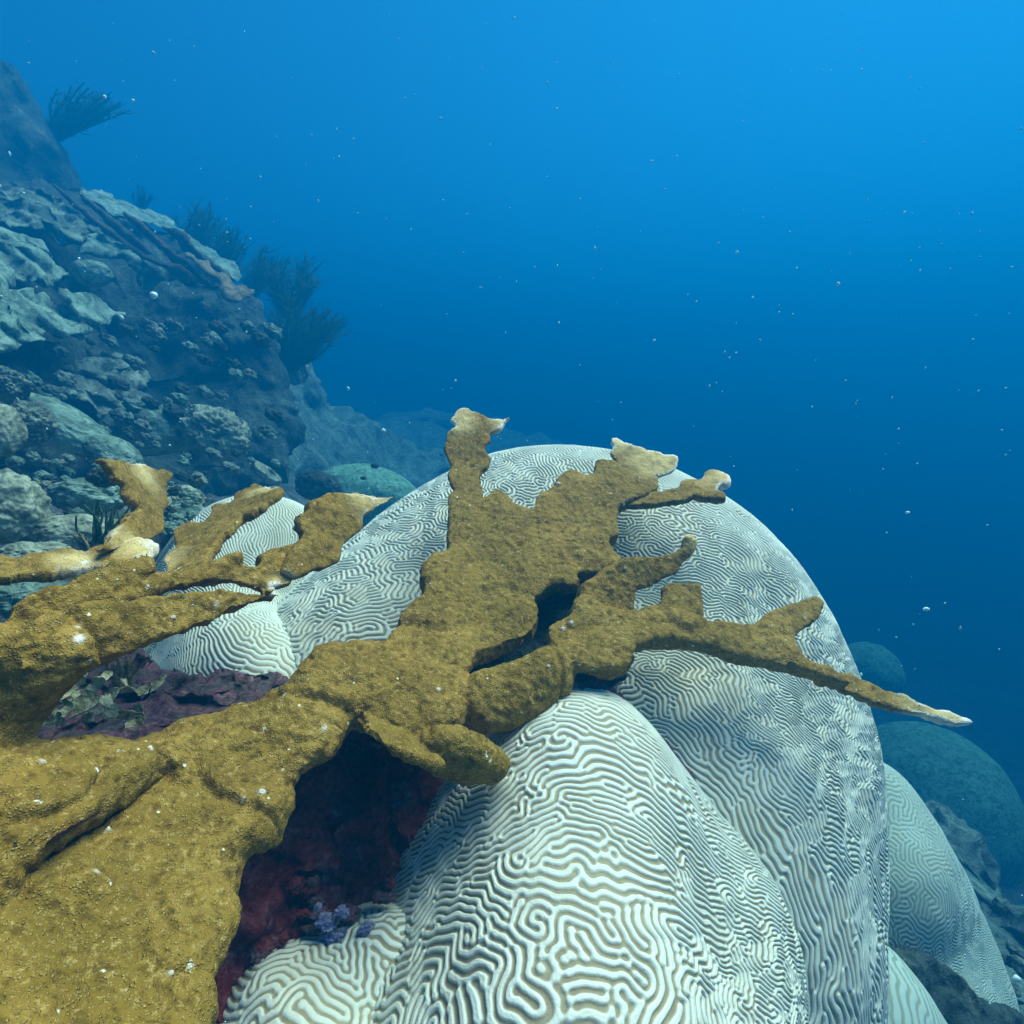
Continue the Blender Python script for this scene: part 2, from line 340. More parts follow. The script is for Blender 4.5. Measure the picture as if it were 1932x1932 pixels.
lobe('brain_coral', 'huge pale domed brain coral behind and under the central brown elkhorn plates', (1190, 1420, 1.42),
     [(1045, 835, 1.62), (900, 862, 1.6), (1180, 855, 1.6), (1300, 900, 1.56), (1420, 970, 1.5), (1500, 1050, 1.46), (1560, 1150, 1.4), (1610, 1270, 1.33), (1645, 1350, 1.3), (1662, 1450, 1.24), (1672, 1600, 1.15), (1668, 1780, 1.1), (1660, 1932, 1.05), (1640, 2150, 1.0),
      (760, 935, 1.52), (640, 1062, 1.36), (560, 1160, 1.2), (490, 1270, 1.05),
      (1000, 950, 1.36), (1200, 1000, 1.25), (1400, 1150, 1.18), (800, 1080, 1.22), (1000, 1200, 1.08), (1200, 1350, .95), (1320, 1560, .86), (1450, 1400, 1.0), (1420, 1750, .80), (1560, 1900, .85), (1500, 2150, .8), (700, 1250, 1.05), (850, 1450, .95), (1100, 1600, .9)],
     .62, f1, fine=1.5, relief=.0036, period=.0087, spacing=.0013, squeeze=.45, sig=.8, lump=.004)
lobe('brain_coral', 'large near brain coral lobe with wide wandering ridges at the bottom centre', (1120, 1900, .78),
     [(1095, 1308, .80), (1200, 1378, .78), (1280, 1495, .78), (1395, 1665, .75), (1472, 1806, .72), (1512, 1932, .70), (1530, 2150, .67), (1000, 1360, .80), (930, 1440, .77), (850, 1530, .74), (800, 1640, .70), (735, 1760, .68), (660, 1850, .65), (600, 1960, .62), (560, 2150, .6), (700, 1960, .55),
      (1080, 1450, .70), (1050, 1600, .60), (1230, 1700, .585), (1000, 1750, .54), (1100, 1900, .475), (1320, 1900, .56), (850, 1900, .53), (1100, 2200, .42)],
     .36, f2, period=.0090, squeeze=.35, relief=.0030, spacing=.001, fine=1.5, tmax=2.0, lump=.004)
lobe('brain_coral', 'pale brain coral mound on the left seen between the elkhorn branches', (440, 1250, 1.45),
     [(530, 936, 1.6), (420, 958, 1.6), (330, 1010, 1.5), (590, 965, 1.6), (275, 1110, 1.4), (262, 1230, 1.3), (320, 1300, 1.15), (450, 1100, 1.3), (400, 1230, 1.1), (550, 1150, 1.35), (480, 1290, 1.02), (340, 1150, 1.25), (640, 1020, 1.6)],
     .36, f1, spacing=.0016, relief=.0030, fine=1.3, off=(.5, .3), period=.0082)
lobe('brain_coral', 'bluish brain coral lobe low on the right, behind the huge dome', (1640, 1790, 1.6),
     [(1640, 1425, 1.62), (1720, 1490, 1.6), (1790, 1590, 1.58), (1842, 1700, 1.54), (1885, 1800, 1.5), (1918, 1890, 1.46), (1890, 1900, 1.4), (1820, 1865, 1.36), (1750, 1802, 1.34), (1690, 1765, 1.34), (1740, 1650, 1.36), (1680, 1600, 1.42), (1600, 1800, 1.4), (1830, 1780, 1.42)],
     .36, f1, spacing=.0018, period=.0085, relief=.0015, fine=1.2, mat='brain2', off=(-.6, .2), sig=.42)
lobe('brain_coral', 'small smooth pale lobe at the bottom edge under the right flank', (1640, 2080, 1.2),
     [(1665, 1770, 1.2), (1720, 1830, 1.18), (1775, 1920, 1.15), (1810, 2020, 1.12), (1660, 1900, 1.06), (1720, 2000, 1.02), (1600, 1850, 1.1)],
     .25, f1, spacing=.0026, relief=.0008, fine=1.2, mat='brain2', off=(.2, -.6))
lobe('brain_coral', 'small folded brain coral lip in the bottom left corner of the near lobe', (690, 2050, .66),
     [(400, 1940, .6), (440, 1895, .6), (480, 1862, .6), (560, 1832, .6), (640, 1828, .61), (700, 1795, .62), (760, 1760, .64), (830, 1780, .68), (860, 1880, .62), (600, 1930, .55), (500, 1960, .55), (760, 1960, .57), (900, 2000, .54), (600, 2150, .48)],
     .18, f2, period=.0088, relief=.0022, spacing=.0011, fine=1.5, tmax=2.0, sig=.4, lump=.006, off=(.3, -.35))
# ------------------------------------------------------------------ elkhorn corals
z4 = lambda L: [(690+.3571*x, 733.1+.3571*y) for x, y in L]
z2 = lambda L: [(.4018*x, 603.7+.4018*y) for x, y in L]
def fuse(name, pieces, voxel, base, label, tips, whites, smooth_it=1, amp=.0046, group=None):
    """pieces: (part name, verts, faces, samples). All are grown together into one skin, which is then cut into its parts."""
    allp = pieces; pieces = [p for p in allp if not p[4]]; V, Fc = cat([(p[1], p[2]) for p in pieces]); tmp = ob('tmp', mesh_np('tmp', V, Fc))
    md = tmp.modifiers.new('r', 'REMESH'); md.mode = 'VOXEL'; md.voxel_size = voxel
    ev = tmp.evaluated_get(bpy.context.evaluated_depsgraph_get()); me = ev.to_mesh()
    nv = len(me.vertices); co = np.empty(nv*3, np.float32); me.vertices.foreach_get('co', co); co = co.reshape(-1, 3).astype(float)
    npoly = len(me.polygons); q = np.empty(len(me.loops), np.int32); me.loops.foreach_get('vertex_index', q)
    lt = np.empty(npoly, np.int32); me.polygons.foreach_get('loop_total', lt); assert (lt == 4).all(); q = q.reshape(-1, 4)
    ed = np.empty(len(me.edges)*2, np.int32); me.edges.foreach_get('vertices', ed); ed = ed.reshape(-1, 2)
    ev.to_mesh_clear(); bpy.data.objects.remove(tmp)
    dg = np.bincount(ed.ravel(), minlength=nv).astype(float)
    def lap(a, k):
        for _ in range(k):
            s_ = np.stack([np.bincount(ed[:, 0], a[ed[:, 1], c], nv)+np.bincount(ed[:, 1], a[ed[:, 0], c], nv) for c in range(3)], 1)
            a = a*.5+.5*s_/dg[:, None]
        return a
    def normals(a):
        n = np.cross(a[q[:, 2]]-a[q[:, 0]], a[q[:, 3]]-a[q[:, 1]]); o = np.zeros((nv, 3))
        for c in range(3):
            for k in range(4): o[:, c] += np.bincount(q[:, k], n[:, c], nv)
        return o/(np.linalg.norm(o, axis=1, keepdims=True)+1e-12)
    amp = amp*np.clip(1.55-np.linalg.norm(co-CAM, axis=1), .4, 1); co = lap(co, smooth_it); big = np.clip(1.15-np.linalg.norm(co-CAM, axis=1), 0, .6)/.6; nn = normals(lap(co, 4)); near = np.clip(np.linalg.norm(co-CAM, axis=1), .3, 1.2)
    g = np.random.default_rng(len(pieces)); nub = np.zeros(nv); pit = np.zeros(nv); face = np.where((np.sum(nn*(CAM-co), 1) > 0))[0]; cs_ = face[g.integers(0, len(face), 75)]
    for c0 in cs_:
        for _ in range(int(g.integers(1, 7))):
            c1 = co[c0]+g.normal(size=3)*.018; rd = g.uniform(.0018, .0048)*1.0; d2 = np.sum((co-c1)**2, 1)
            if g.uniform() < .72: nub = np.maximum(nub, np.exp(-d2/rd**2))
            else: pit = np.maximum(pit, np.exp(-d2/(rd*1.2)**2))
    co = co+nn*(.0045*nub-.004*pit+.012*big*vn(co, 11, 8)+.006*big*vn(co, 24, 18)-.007*np.clip(big*2, 0, 1)*np.exp(-(vn(co, 7, 33)/.06)**2)+amp*(1.2*vn(co, 22, 1)+.8*vn(co, 48, 2)+.55*vn(co, 105, 3)+.4*vn(co, 210, 4)))[:, None]; nn = normals(co)
    pale = np.zeros(nv); white = np.zeros(nv)
    for (u, v, d, r_) in tips: pale = np.maximum(pale, np.clip(1.25-np.linalg.norm(co-P(u, v, d), axis=1)/r_, 0, 1))
    for (u, v, d, r_) in whites: white = np.maximum(white, np.clip(1.5-np.linalg.norm(co-P(u, v, d), axis=1)/r_*1.6, 0, 1))
    pale = np.clip(pale*(1+.5*vn(co, 60, 9)), 0, 1)*.8; white = np.clip(white*(1+.6*vn(co, 90, 5))+.9*np.clip(nub*1.4-.35, 0, 1), 0, 1)
    tr = kdtree.KDTree(sum(len(p[3][::4]) for p in pieces)); lab = []
    for k, p in enumerate(pieces):
        for s_ in p[3][::4]: tr.insert(s_, len(lab)); lab.append(k)
    tr.balance(); fc = co[q].mean(1); who = np.array([lab[tr.find(c)[1]] for c in fc])
    root = ob(name, None, base); tag(root, label, 'coral', group); bl = np.array(base)
    for k, p in enumerate(pieces):
        f = q[who == k]
        if not len(f): continue
        ids, inv = np.unique(f, return_inverse=True); nm = p[0]
        me = mesh_np(nm, co[ids]-bl, inv.reshape(-1, 4), M['elk'], attrs={'pale': pale[ids], 'white': white[ids]})
        me.normals_split_custom_set_from_vertices(nn[ids].tolist()); ob(nm, me, (0, 0, 0), root)
    for p in allp:
        if not p[4]: continue
        v, f = p[1], p[2]; n = np.cross(v[f[:, 2]]-v[f[:, 0]], v[f[:, 3]]-v[f[:, 1]]); vn_ = np.zeros(v.shape)
        for c in range(3):
            for k in range(4): vn_[:, c] += np.bincount(f[:, k], n[:, c], len(v))
        vn_ /= np.linalg.norm(vn_, axis=1, keepdims=True)+1e-12
        if np.mean(np.sum(vn_[:len(p[3])]*(CAM-v[:len(p[3])]), 1)) < 0: vn_ = -vn_
        v = v+vn_*(.0022*(1.2*vn(v, 30, 1)+.8*vn(v, 70, 2)+.5*vn(v, 160, 3)))[:, None]; pa = np.zeros(len(v)); wh = np.zeros(len(v))
        for (u_, v_, d_, r_) in tips: pa = np.maximum(pa, np.clip(1.25-np.linalg.norm(v-P(u_, v_, d_), axis=1)/r_, 0, 1))
        for (u_, v_, d_, r_) in whites: wh = np.maximum(wh, np.clip(1.5-np.linalg.norm(v-P(u_, v_, d_), axis=1)/r_*1.6, 0, 1))
        wh = np.maximum(wh, np.clip(pa*1.6-.25, 0, 1)*np.clip(p[5]*1.5-.6, 0, 1)*.8)
        ob(p[0], mesh_np(p[0], v-bl, f, M['elk'], attrs={'pale': np.clip(pa*(1+.4*vn(v, 60, 9)), 0, 1)*.85, 'white': np.clip(wh*(1+.6*vn(v, 90, 5)), 0, 1)}), (0, 0, 0), root)
    return root
RAW = set()
def pc(nm, poly, ctrl, up, down, rad, mode='n', raw=False, **k):
    if raw: RAW.add(k['s']); k['step'] = 2.6
    if mode == 'n': k['rim'] = .55; rad = rad*.7; k['jag'] = k.get('jag', 1.5)*(1.7 if raw else 1.1)
    q = slab(poly, ctrl, up, down, rad, mode, **k); return (nm,)+q+(raw, LAST_EDGE)
plane_main = [(600, 1330, .72), (847, 1054, 1.0), (940, 1233, .86), (1140, 890, 1.22), (760, 1200, .84)]
C = []
C.append(pc('branch', z4([(475,110),(520,108),(600,130),(640,160),(700,168),(768,152),(730,185),(715,215),(665,232),(640,245),(663,262),(655,285),(618,312),(625,335),(660,365),(655,400),(635,422),(608,445),(605,520),(622,610),(630,720),(440,720),(435,575),(470,545),(440,500),(435,450),(458,412),(430,360),(415,320),(430,270),(425,240),(440,215),(487,205),(440,158),(480,148)]),
    [(860, 800, 1.26), (880, 900, 1.18), (880, 990, 1.075), (960, 800, 1.28)], .005, .012, 14, jag=1.6, step=4, s=1, raw=True))
C.append(pc('plate', z4([(440,640),(520,600),(618,598),(650,572),(690,545),(735,565),(770,618),(850,652),(890,648),(905,585),(1000,530),(1010,490),(1050,460),(1105,440),(1130,470),(1205,478),(1212,395),(1310,400),(1440,440),(1530,470),(1548,540),(1420,600),(1328,628),(1338,690),(1318,730),(1330,790),(1262,812),(1345,905),(1345,960),(1230,985),(1120,985),(1108,1005),(1135,1040),(1110,1062),(1000,1045),(940,1070),(888,1130),(905,1240),(890,1300),(820,1340),(700,1385),(600,1405),(556,1430),(550,1500),(400,1560),(100,1560),(-60,1420),(0,1350),(105,1345),(125,1300),(180,1215),(240,1140),(300,1105),(312,1080),(303,960),(340,895),(425,872),(430,700)]),
    plane_main, .018, .030, 60, jag=2.0, step=4.5, s=2))
C.append(pc('branch', z4([(1295,258),(1325,262),(1360,295),(1450,315),(1640,360),(1662,382),(1645,400),(1640,430),(1600,450),(1530,465),(1440,490),(1300,470),(1330,400),(1285,340),(1290,315),(1320,320),(1300,290)]),
    [(1155, 830, 1.27), (1280, 870, 1.25), (1180, 900, 1.2)], .004, .010, 10, jag=1.2, step=4, s=3, raw=True))
C.append(pc('branch', z4([(1300,540),(1540,545),(1660,525),(1665,490),(1700,478),(1780,490),(1790,440),(1850,432),(1910,455),(1930,490),(1915,510),(1860,515),(1850,540),(1915,565),(1900,580),(1780,580),(1720,555),(1715,580),(1640,600),(1500,615),(1330,628)]),
    [(1180, 945, 1.17), (1300, 925, 1.16), (1375, 900, 1.18)], .004, .014, 10, jag=1.2, step=4, s=4, raw=True))
arm = [(1100, 1130, .93), (1100, 1250, .84), (1300, 1180, .92), (1500, 1200, .96), (1750, 1335, .95)]
C.append(pc('branch', z4([(1250,960),(1345,905),(1440,885),(1560,880),(1640,862),(1682,835),(1685,775),(1720,765),(1748,800),(1740,850),(1690,915),(1660,940),(1640,985),(1560,1005),(1540,1030),(1440,1070),(1420,1100),(1415,1180),(1330,1230),(1150,1230),(1130,1130),(1140,1045)]),
    [(1100, 1130, .93), (1190, 1080, .98), (1290, 1050, 1.0), (1310, 1010, 1.01)], .007, .022, 16, jag=1.6, step=4, s=5))
C.append(pc('branch', z4([(1350,1230),(1415,1180),(1480,1160),(1560,1128),(1562,1060),(1592,1025),(1775,1025),(1782,1100),(1792,1190),(1770,1240),(1600,1300),(1400,1300)]),
    [(1100, 1150, .92), (1190, 1160, .93), (1325, 1100, .99), (1320, 1170, .95)], .006, .016, 16, jag=1.2, step=4, s=6))
C.append(pc('branch', z4([(1140,1100),(1300,1170),(1420,1190),(1600,1180),(1780,1220)])+[(1400, 1183), (1425, 1180), (1445, 1160), (1475, 1148), (1538, 1126), (1554, 1143), (1542, 1165), (1497, 1203), (1500, 1222), (1517, 1246), (1560, 1262), (1590, 1275), (1605, 1295), (1560, 1283), (1500, 1262), (1400, 1245), (1340, 1222), (1280, 1208), (1230, 1212), (1192, 1222), (1185, 1262)]+z4([(1300,1495),(1200,1500),(1120,1480),(1000,1420),(935,1370),(945,1270),(990,1235),(1080,1200),(1112,1130)]),
    arm, .012, .028, 30, jag=1.5, step=4, s=7))
C.append(pc('branch', [(1540, 1262), (1600, 1272), (1640, 1290), (1665, 1303), (1705, 1312), (1750, 1335), (1790, 1345), (1826, 1360), (1832, 1366), (1800, 1366), (1745, 1351), (1690, 1338), (1640, 1322), (1590, 1300), (1540, 1285)],
    [(1560, 1270, .955), (1700, 1325, .94), (1830, 1364, .94), (1640, 1320, .93)], .004, .014, 8, jag=1.4, step=3, s=8, raw=True))
C.append(pc('knob', [(1085, 1215), (1130, 1190), (1180, 1205), (1195, 1240), (1180, 1268), (1150, 1282), (1105, 1278), (1085, 1260)], [(1100, 1240, .87), (1180, 1240, .9), (1140, 1290, .86)], .03, .03, 34, 'r', jag=1, s=9))
C.append(pc('knob', z4([(560,1500),(700,1478),(800,1442),(900,1385),(960,1340),(1080,1380),(1128,1460),(1122,1550),(1080,1635),(1000,1690),(880,1768),(760,1808),(640,1812),(550,1790),(470,1730),(420,1640)]), [(890, 1290, .80), (1060, 1260, .84), (1000, 1360, .8)], .035, .05, 55, 'r', jag=1.5, s=10))
C.append(pc('knob', [(640, 1300), (720, 1300), (790, 1345), (850, 1400), (830, 1450), (760, 1425), (690, 1380)], [(690, 1340, .75), (760, 1380, .73), (840, 1420, .73)], .035, .05, 60, 'r', jag=1.5, s=15))
C.append(pc('knob', [(865+90*math.cos(a)+8*math.sin(a), 1425+58*math.sin(a)+10*math.cos(a)) for a in np.linspace(0, 6.283, 29)[:-1]], [(780, 1410, .705), (950, 1430, .695), (865, 1480, .70)], .046, .05, 62, 'r', jag=.8, s=11))
C.append(pc('trunk', [(500, 1330), (545, 1290), (570, 1245), (600, 1215), (640, 1205), (720, 1212), (800, 1230), (890, 1270), (895, 1330), (860, 1400), (800, 1420), (740, 1405), (690, 1378), (640, 1385), (632, 1420), (580, 1450), (480, 1430)], [(560, 1330, .70), (700, 1250, .78), (860, 1320, .78), (650, 1400, .70)], .035, .05, 60, 'r', jag=2, s=12))
C.append(pc('trunk', [(200, 1395), (240, 1400), (300, 1385), (350, 1368), (440, 1332), (500, 1310), (560, 1290), (640, 1330), (645, 1385), (625, 1430), (580, 1458), (562, 1480), (552, 1530), (525, 1588), (465, 1618), (456, 1700), (400, 1760), (250, 1800), (0, 1800), (-60, 1720), (50, 1640), (120, 1600), (190, 1565), (240, 1520), (310, 1460), (240, 1420)],
    [(100, 1780, .43), (300, 1560, .55), (500, 1400, .66), (600, 1380, .69), (500, 1600, .58), (430, 1700, .52)], .04, .06, 80, 'r', jag=2, s=13))
C.append(pc('trunk', [(-120, 1700), (0, 1690), (120, 1640), (300, 1620), (450, 1640), (456, 1700), (448, 1745), (420, 1792), (380, 1850), (368, 1932), (350, 2050), (-120, 2050)],
    [(0, 1950, .33), (350, 1900, .42), (400, 1700, .50), (50, 1720, .43)], .03, .06, 90, 'r', jag=2, s=14))
ctips = [(860, 785, 1.26, .05), (950, 800, 1.28, .035), (1240, 862, 1.25, .085), (1165, 835, 1.27, .05), (1365, 905, 1.17, .05), (1790, 1352, .94, .09), (1310, 1015, 1.01, .03), (1545, 1140, .96, .03)]
cwh = [(1830, 1365, .94, .03), (1780, 1362, .935, .012), (1158, 825, 1.27, .012)]
fuse('elkhorn_coral', C, .0022, tuple(P(350, 1900, .55)), 'brown elkhorn coral with flat plates spread over the pale brain coral dome', ctips, cwh)
L = []
L.append(pc('branch', z2([(465,652),(560,660),(680,680),(740,705),(800,703),(812,735),(775,770),(775,820),(790,870),(750,910),(775,950),(760,985),(705,1035),(600,1060),(500,1090),(470,1075),(560,965),(600,912),(650,900),(655,885),(598,830),(588,780),(535,740),(528,715)]),
    [(260, 870, 1.0), (270, 960, .92), (240, 1030, .8)], .004, .010, 10, jag=1.6, step=4, s=21, raw=True))
L.append(pc('branch', z2([(-150,1120),(0,1115),(70,1130),(170,1100),(300,1075),(400,1092),(470,1060),(560,1050),(660,1030),(710,1040),(742,1068),(700,1100),(620,1125),(640,1135),(540,1158),(400,1172),(200,1195),(0,1215),(-150,1230)]),
    [(0, 1080, .66), (180, 1055, .74), (290, 1030, .80), (100, 1090, .68)], .004, .012, 8, jag=1.6, step=3.5, s=22, raw=True))
L.append(pc('branch', z2([(1200,780),(1230,780),(1340,797),(1240,875),(1190,910),(1130,935),(1080,990),(1030,1030),(990,1090),(975,1150),(930,1185),(860,1230),(740,1230),(780,1190),(785,1130),(825,1060),(815,1000),(850,960),(950,950),(990,920),(995,878),(1060,860),(1095,850),(1110,820)]),
    [(500, 925, 1.02), (400, 1000, .9), (340, 1085, .76)], .004, .012, 10, jag=1.8, step=4, s=23, raw=True))
L.append(pc('branch', z2([(1320,1180),(1360,1080),(1425,1022),(1420,1000),(1393,950),(1400,912),(1450,900),(1450,862),(1500,840),(1515,815),(1550,815),(1640,824),(1720,827),(1845,833),(1760,885),(1690,925),(1702,950),(1690,990),(1650,1020),(1605,1060),(1592,1120),(1540,1158),(1380,1215)]),
    [(700, 945, .995), (620, 1040, .875), (520, 1110, .775)], .006, .013, 12, jag=1.6, s=28, raw=True))
L.append(pc('plate', z2([(1515,815),(1550,815),(1640,822),(1720,824),(1860,832),(1760,885),(1690,925),(1702,950),(1690,990),(1650,1020),(1600,1060),(1590,1120),(1540,1155),(1375,1210),(1378,1238),(1300,1268),(1220,1275),(1130,1250),(1060,1232),(1000,1230),(900,1240),(760,1285),(660,1315),(430,1345),(330,1440),(200,1500),(-100,1500),(-100,1420),(0,1410),(45,1340),(100,1310),(200,1270),(320,1250),(360,1210),(470,1190),(600,1160),(690,1140),(695,1165),(662,1222),(760,1190),(960,1160),(1130,1098),(1142,1148),(1210,1158),(1222,1110),(1260,1080),(1420,1022),(1420,1000),(1393,950),(1400,912),(1450,900),(1450,862),(1500,840)]),
    [(700, 945, 1.0), (620, 1040, .88), (400, 1100, .72), (150, 1130, .58), (520, 1110, .78), (0, 1180, .52)], .006, .020, 16, jag=1.8, step=4, s=24))
L.append(pc('branch', z2([(100,1400),(330,1350),(600,1340),(835,1283),(1000,1268),(1180,1280),(1310,1278),(1322,1290),(1240,1322),(1060,1370),(1000,1420),(900,1450),(800,1490),(700,1520),(600,1570),(480,1610),(380,1650),(200,1680),(60,1650)]),
    [(520, 1118, .78), (350, 1170, .64), (150, 1240, .53), (400, 1190, .66), (60, 1180, .5)], .010, .030, 45, jag=2, step=4, s=25))
L.append(pc('trunk', [(-150, 1160), (0, 1170), (60, 1165), (170, 1200), (200, 1250), (150, 1290), (130, 1310), (100, 1350), (70, 1390), (60, 1450), (0, 1600), (-150, 1600)],
    [(0, 1200, .5), (150, 1250, .53), (50, 1400, .52)], .04, .08, 90, 'r', jag=2, s=26))
L.append(pc('trunk', [(-150, 1400), (0, 1390), (70, 1390), (160, 1385), (230, 1395), (262, 1400), (330, 1400), (330, 1440), (322, 1460), (262, 1490), (235, 1512), (150, 1560), (90, 1590), (40, 1635), (0, 1695), (-60, 1780), (-150, 1800)],
    [(0, 1450, .48), (300, 1430, .60), (100, 1580, .46), (-50, 1700, .4)], .035, .07, 70, 'r', jag=2, s=27))
ltips = [(220, 880, 1.0, .05), (290, 880, 1.0, .05), (315, 905, .99, .03), (520, 928, 1.03, .035), (490, 920, 1.02, .03), (680, 945, 1.0, .06), (720, 940, 1.0, .03), (275, 1035, .80, .05), (540, 1105, .78, .025), (140, 1068, .72, .03)]
lwh = [(195, 872, 1.0, .014), (240, 872, 1.0, .008), (295, 1035, .80, .02), (525, 925, 1.03, .010), (730, 939, 1.0, .010), (548, 1104, .79, .011), (210, 1085, .73, .018), (270, 1032, .8, .012), (160, 1062, .72, .008), (520, 1112, .78, .016)]
fuse('elkhorn_coral', L, .0022, tuple(P(0, 1700, .5)), 'brown elkhorn coral at the left edge reaching long pale tipped blades to the right', ltips, lwh)
# ------------------------------------------------------------------ rocks under the elkhorn
def rock(name, poly, ctrl, up, down, rad, mat, label, catg='rock', group=None, amp=.02, f=9., s=0, step=7, mode='r', jag=4, ridge=0.):
    v, fc, _ = slab(poly, ctrl, up, down, rad, mode, step=step, jag=jag, s=s)
    c = v.mean(0); n = CAM-v; n /= np.linalg.norm(n, axis=1, keepdims=True)
    h = amp*(fbm(v, f, 5, s)); 
    if ridge: h = h-ridge*np.abs(fbm(v, f*.8, 4, s+50))
    return place(name, v+n*h[:, None]+.5*amp*np.stack([fbm(v, f, 3, s+90), fbm(v, f, 3, s+91), fbm(v, f, 3, s+92)], 1), fc, M[mat], label, catg, group)
rock('reef_rock', [(340, 1400), (560, 1330), (900, 1330), (1000, 1400), (930, 1560), (860, 1700), (800, 1900), (700, 2050), (300, 2050), (300, 1700)], [(600, 1450, .78), (700, 1600, .75), (520, 1800, .67), (800, 1500, .86), (400, 1950, .60), (750, 1750, .74)], .02, .15, 60, 'maroon', 'dark maroon crusted rock in the hollow between trunk and near brain coral', amp=.03, f=20, s=5, step=5)
rock('reef_rock', [(40, 1340), (90, 1270), (150, 1235), (240, 1215), (275, 1245), (320, 1275), (380, 1280), (480, 1262), (560, 1290), (560, 1400), (300, 1440), (60, 1440)], [(100, 1370, .80), (200, 1240, .98), (300, 1320, .90), (500, 1300, .98), (300, 1430, .76)], .03, .1, 40, 'purple', 'low purple crusted rock ledge beneath the leafy growth at left', amp=.03, f=24, s=6, step=4)
rock('reef_rock', [(860, 1200), (960, 1080), (1100, 1060), (1180, 1180), (1180, 1290), (1120, 1330), (1000, 1330), (880, 1320)], [(900, 1280, .97), (1100, 1100, 1.08), (1100, 1300, .93)], .02, .1, 40, 'dark', 'dark rock showing through the gap between elkhorn plates', amp=.02, f=16, s=7, step=5)
rock('crevice_rock', [(1085, 1285), (1125, 1275), (1170, 1310), (1230, 1375), (1290, 1440), (1350, 1530), (1410, 1640), (1395, 1640), (1330, 1545), (1270, 1462), (1190, 1378), (1120, 1320)], [(1110, 1290, .87), (1280, 1460, .88), (1400, 1640, .86)], .006, .05, 14, 'purple', 'narrow brown crusted seam between the near lobe and the big dome', amp=.012, f=40, s=8, step=3, jag=3)
# leafy growth
def leaf_fan(c, r, nrm, up, s):
    nrm = nrm/np.linalg.norm(nrm); e = np.cross(up, nrm); e /= np.linalg.norm(e); g = np.cross(nrm, e)
    a = np.linspace(-1.4, 1.4, 15)[:, None]; q = np.linspace(.05, 1, 8)[None]
    rr_ = r*q*(1+.14*np.sin(a*4+s)+.08*np.sin(a*9+s*2)); x = rr_*np.sin(a); y = rr_*np.cos(a)
    zc = r*(.35*q**2*np.sin(a*2.3+s)+.3*q**2-.1)
    mid = c+x[..., None]*e+y[..., None]*g+zc[..., None]*nrm; th = r*.05
    i = np.arange(15*8).reshape(15, 8); f = np.stack([i[:-1, :-1], i[1:, :-1], i[1:, 1:], i[:-1, 1:]], -1).reshape(-1, 4)
    A = (mid+nrm*th).reshape(-1, 3); B = (mid-nrm*th).reshape(-1, 3); rim = np.r_[i[0, :], i[:, -1][1:], i[-1, ::-1][1:], i[:, 0][::-1][1:-1]]
    rf = np.stack([rim, np.roll(rim, -1), np.roll(rim, -1)+120, rim+120], 1)
    return np.concatenate([A, B]), np.concatenate([f[:, ::-1], f+120, rf])
def tube(pts, rad, k=6):
    pts = np.asarray(pts, float); rad = np.broadcast_to(rad, (len(pts),)); t = np.gradient(pts, axis=0); t /= np.linalg.norm(t, axis=1, keepdims=True)+1e-9
    r_ = np.array([.3, .9, .2]); a = np.cross(t, r_); a /= np.linalg.norm(a, axis=1, keepdims=True)+1e-9; b = np.cross(t, a); th = np.arange(k)*2*np.pi/k
    V = (pts[:, None]+rad[:, None, None]*(np.cos(th)[None, :, None]*a[:, None]+np.sin(th)[None, :, None]*b[:, None])).reshape(-1, 3)
    n = len(pts); i = np.arange(n*k).reshape(n, k); j = np.roll(i, -1, 1)
    return V, np.stack([i[:-1], j[:-1], j[1:], i[1:]], -1).reshape(-1, 4)
leafs = [(135, 1300, 24, .8), (160, 1330, 26, .76), (120, 1345, 22, .74), (190, 1290, 22, .82), (210, 1320, 24, .78), (245, 1350, 22, .75), (175, 1355, 20, .74), (150, 1280, 20, .84), (230, 1300, 22, .82), (265, 1310, 18, .84), (100, 1365, 18, .72), (205, 1345, 18, .75), (300, 1290, 14, .88), (140, 1320, 18, .77), (255, 1365, 15, .74)]
parts = []
root = ob('leaf_coral', None, tuple(P(180, 1380, .8))); tag(root, 'clump of ruffled yellow green leaves on the purple ledge at left', 'coral')
leafs = leafs+[(u+9, v-12, r_*.7, d+.01) for u, v, r_, d in leafs]
for i, (u, v, r_, d) in enumerate(leafs):
    d -= .12; r_ *= .85
    nr = (CAM-P(u, v, d)); nr = nr/np.linalg.norm(nr)+1.0*rng.normal(size=3)+np.array([0, 0, .5]); upv = np.array([.5*rng.normal(), .3*rng.normal(), 1.])
    a, b = leaf_fan(P(u, v+r_*.5, d), r_*1.25*d/F, nr, upv, i*1.7); place('leaf', a, b, M['leaf'], parent=root)
root = ob('finger_coral', None, tuple(P(235, 1300, .8))); tag(root, 'small tuft of thin tan antler fingers above the leafy clump', 'coral')
for i in range(14):
    u0, v0, d0 = 225+rng.uniform(-12, 18), 1300, .8; u1, v1 = u0+rng.uniform(-22, 30), 1240+rng.uniform(-8, 26)
    pts = [P(u0+(u1-u0)*q+5*math.sin(q*5+i), v0+(v1-v0)*q, d0+rng.uniform(-.002, .002)) for q in np.linspace(0, 1, 7)]
    a, b = tube(pts, np.linspace(.0045, .0022, 7)); place('finger', a, b, M['tan'], parent=root)
v_, f_, _ = slab([(38, 1655), (60, 1622), (110, 1592), (150, 1575), (190, 1560), (225, 1545), (200, 1572), (160, 1595), (110, 1625), (70, 1650)], [(60, 1640, .44), (200, 1560, .53), (120, 1590, .48)], .006, .01, 12, 'r', step=3, jag=2, s=9)
place('encrusting_coral', v_, f_, M['pale'], 'pale dead strip lining the crack between the two elkhorn trunks', 'coral')
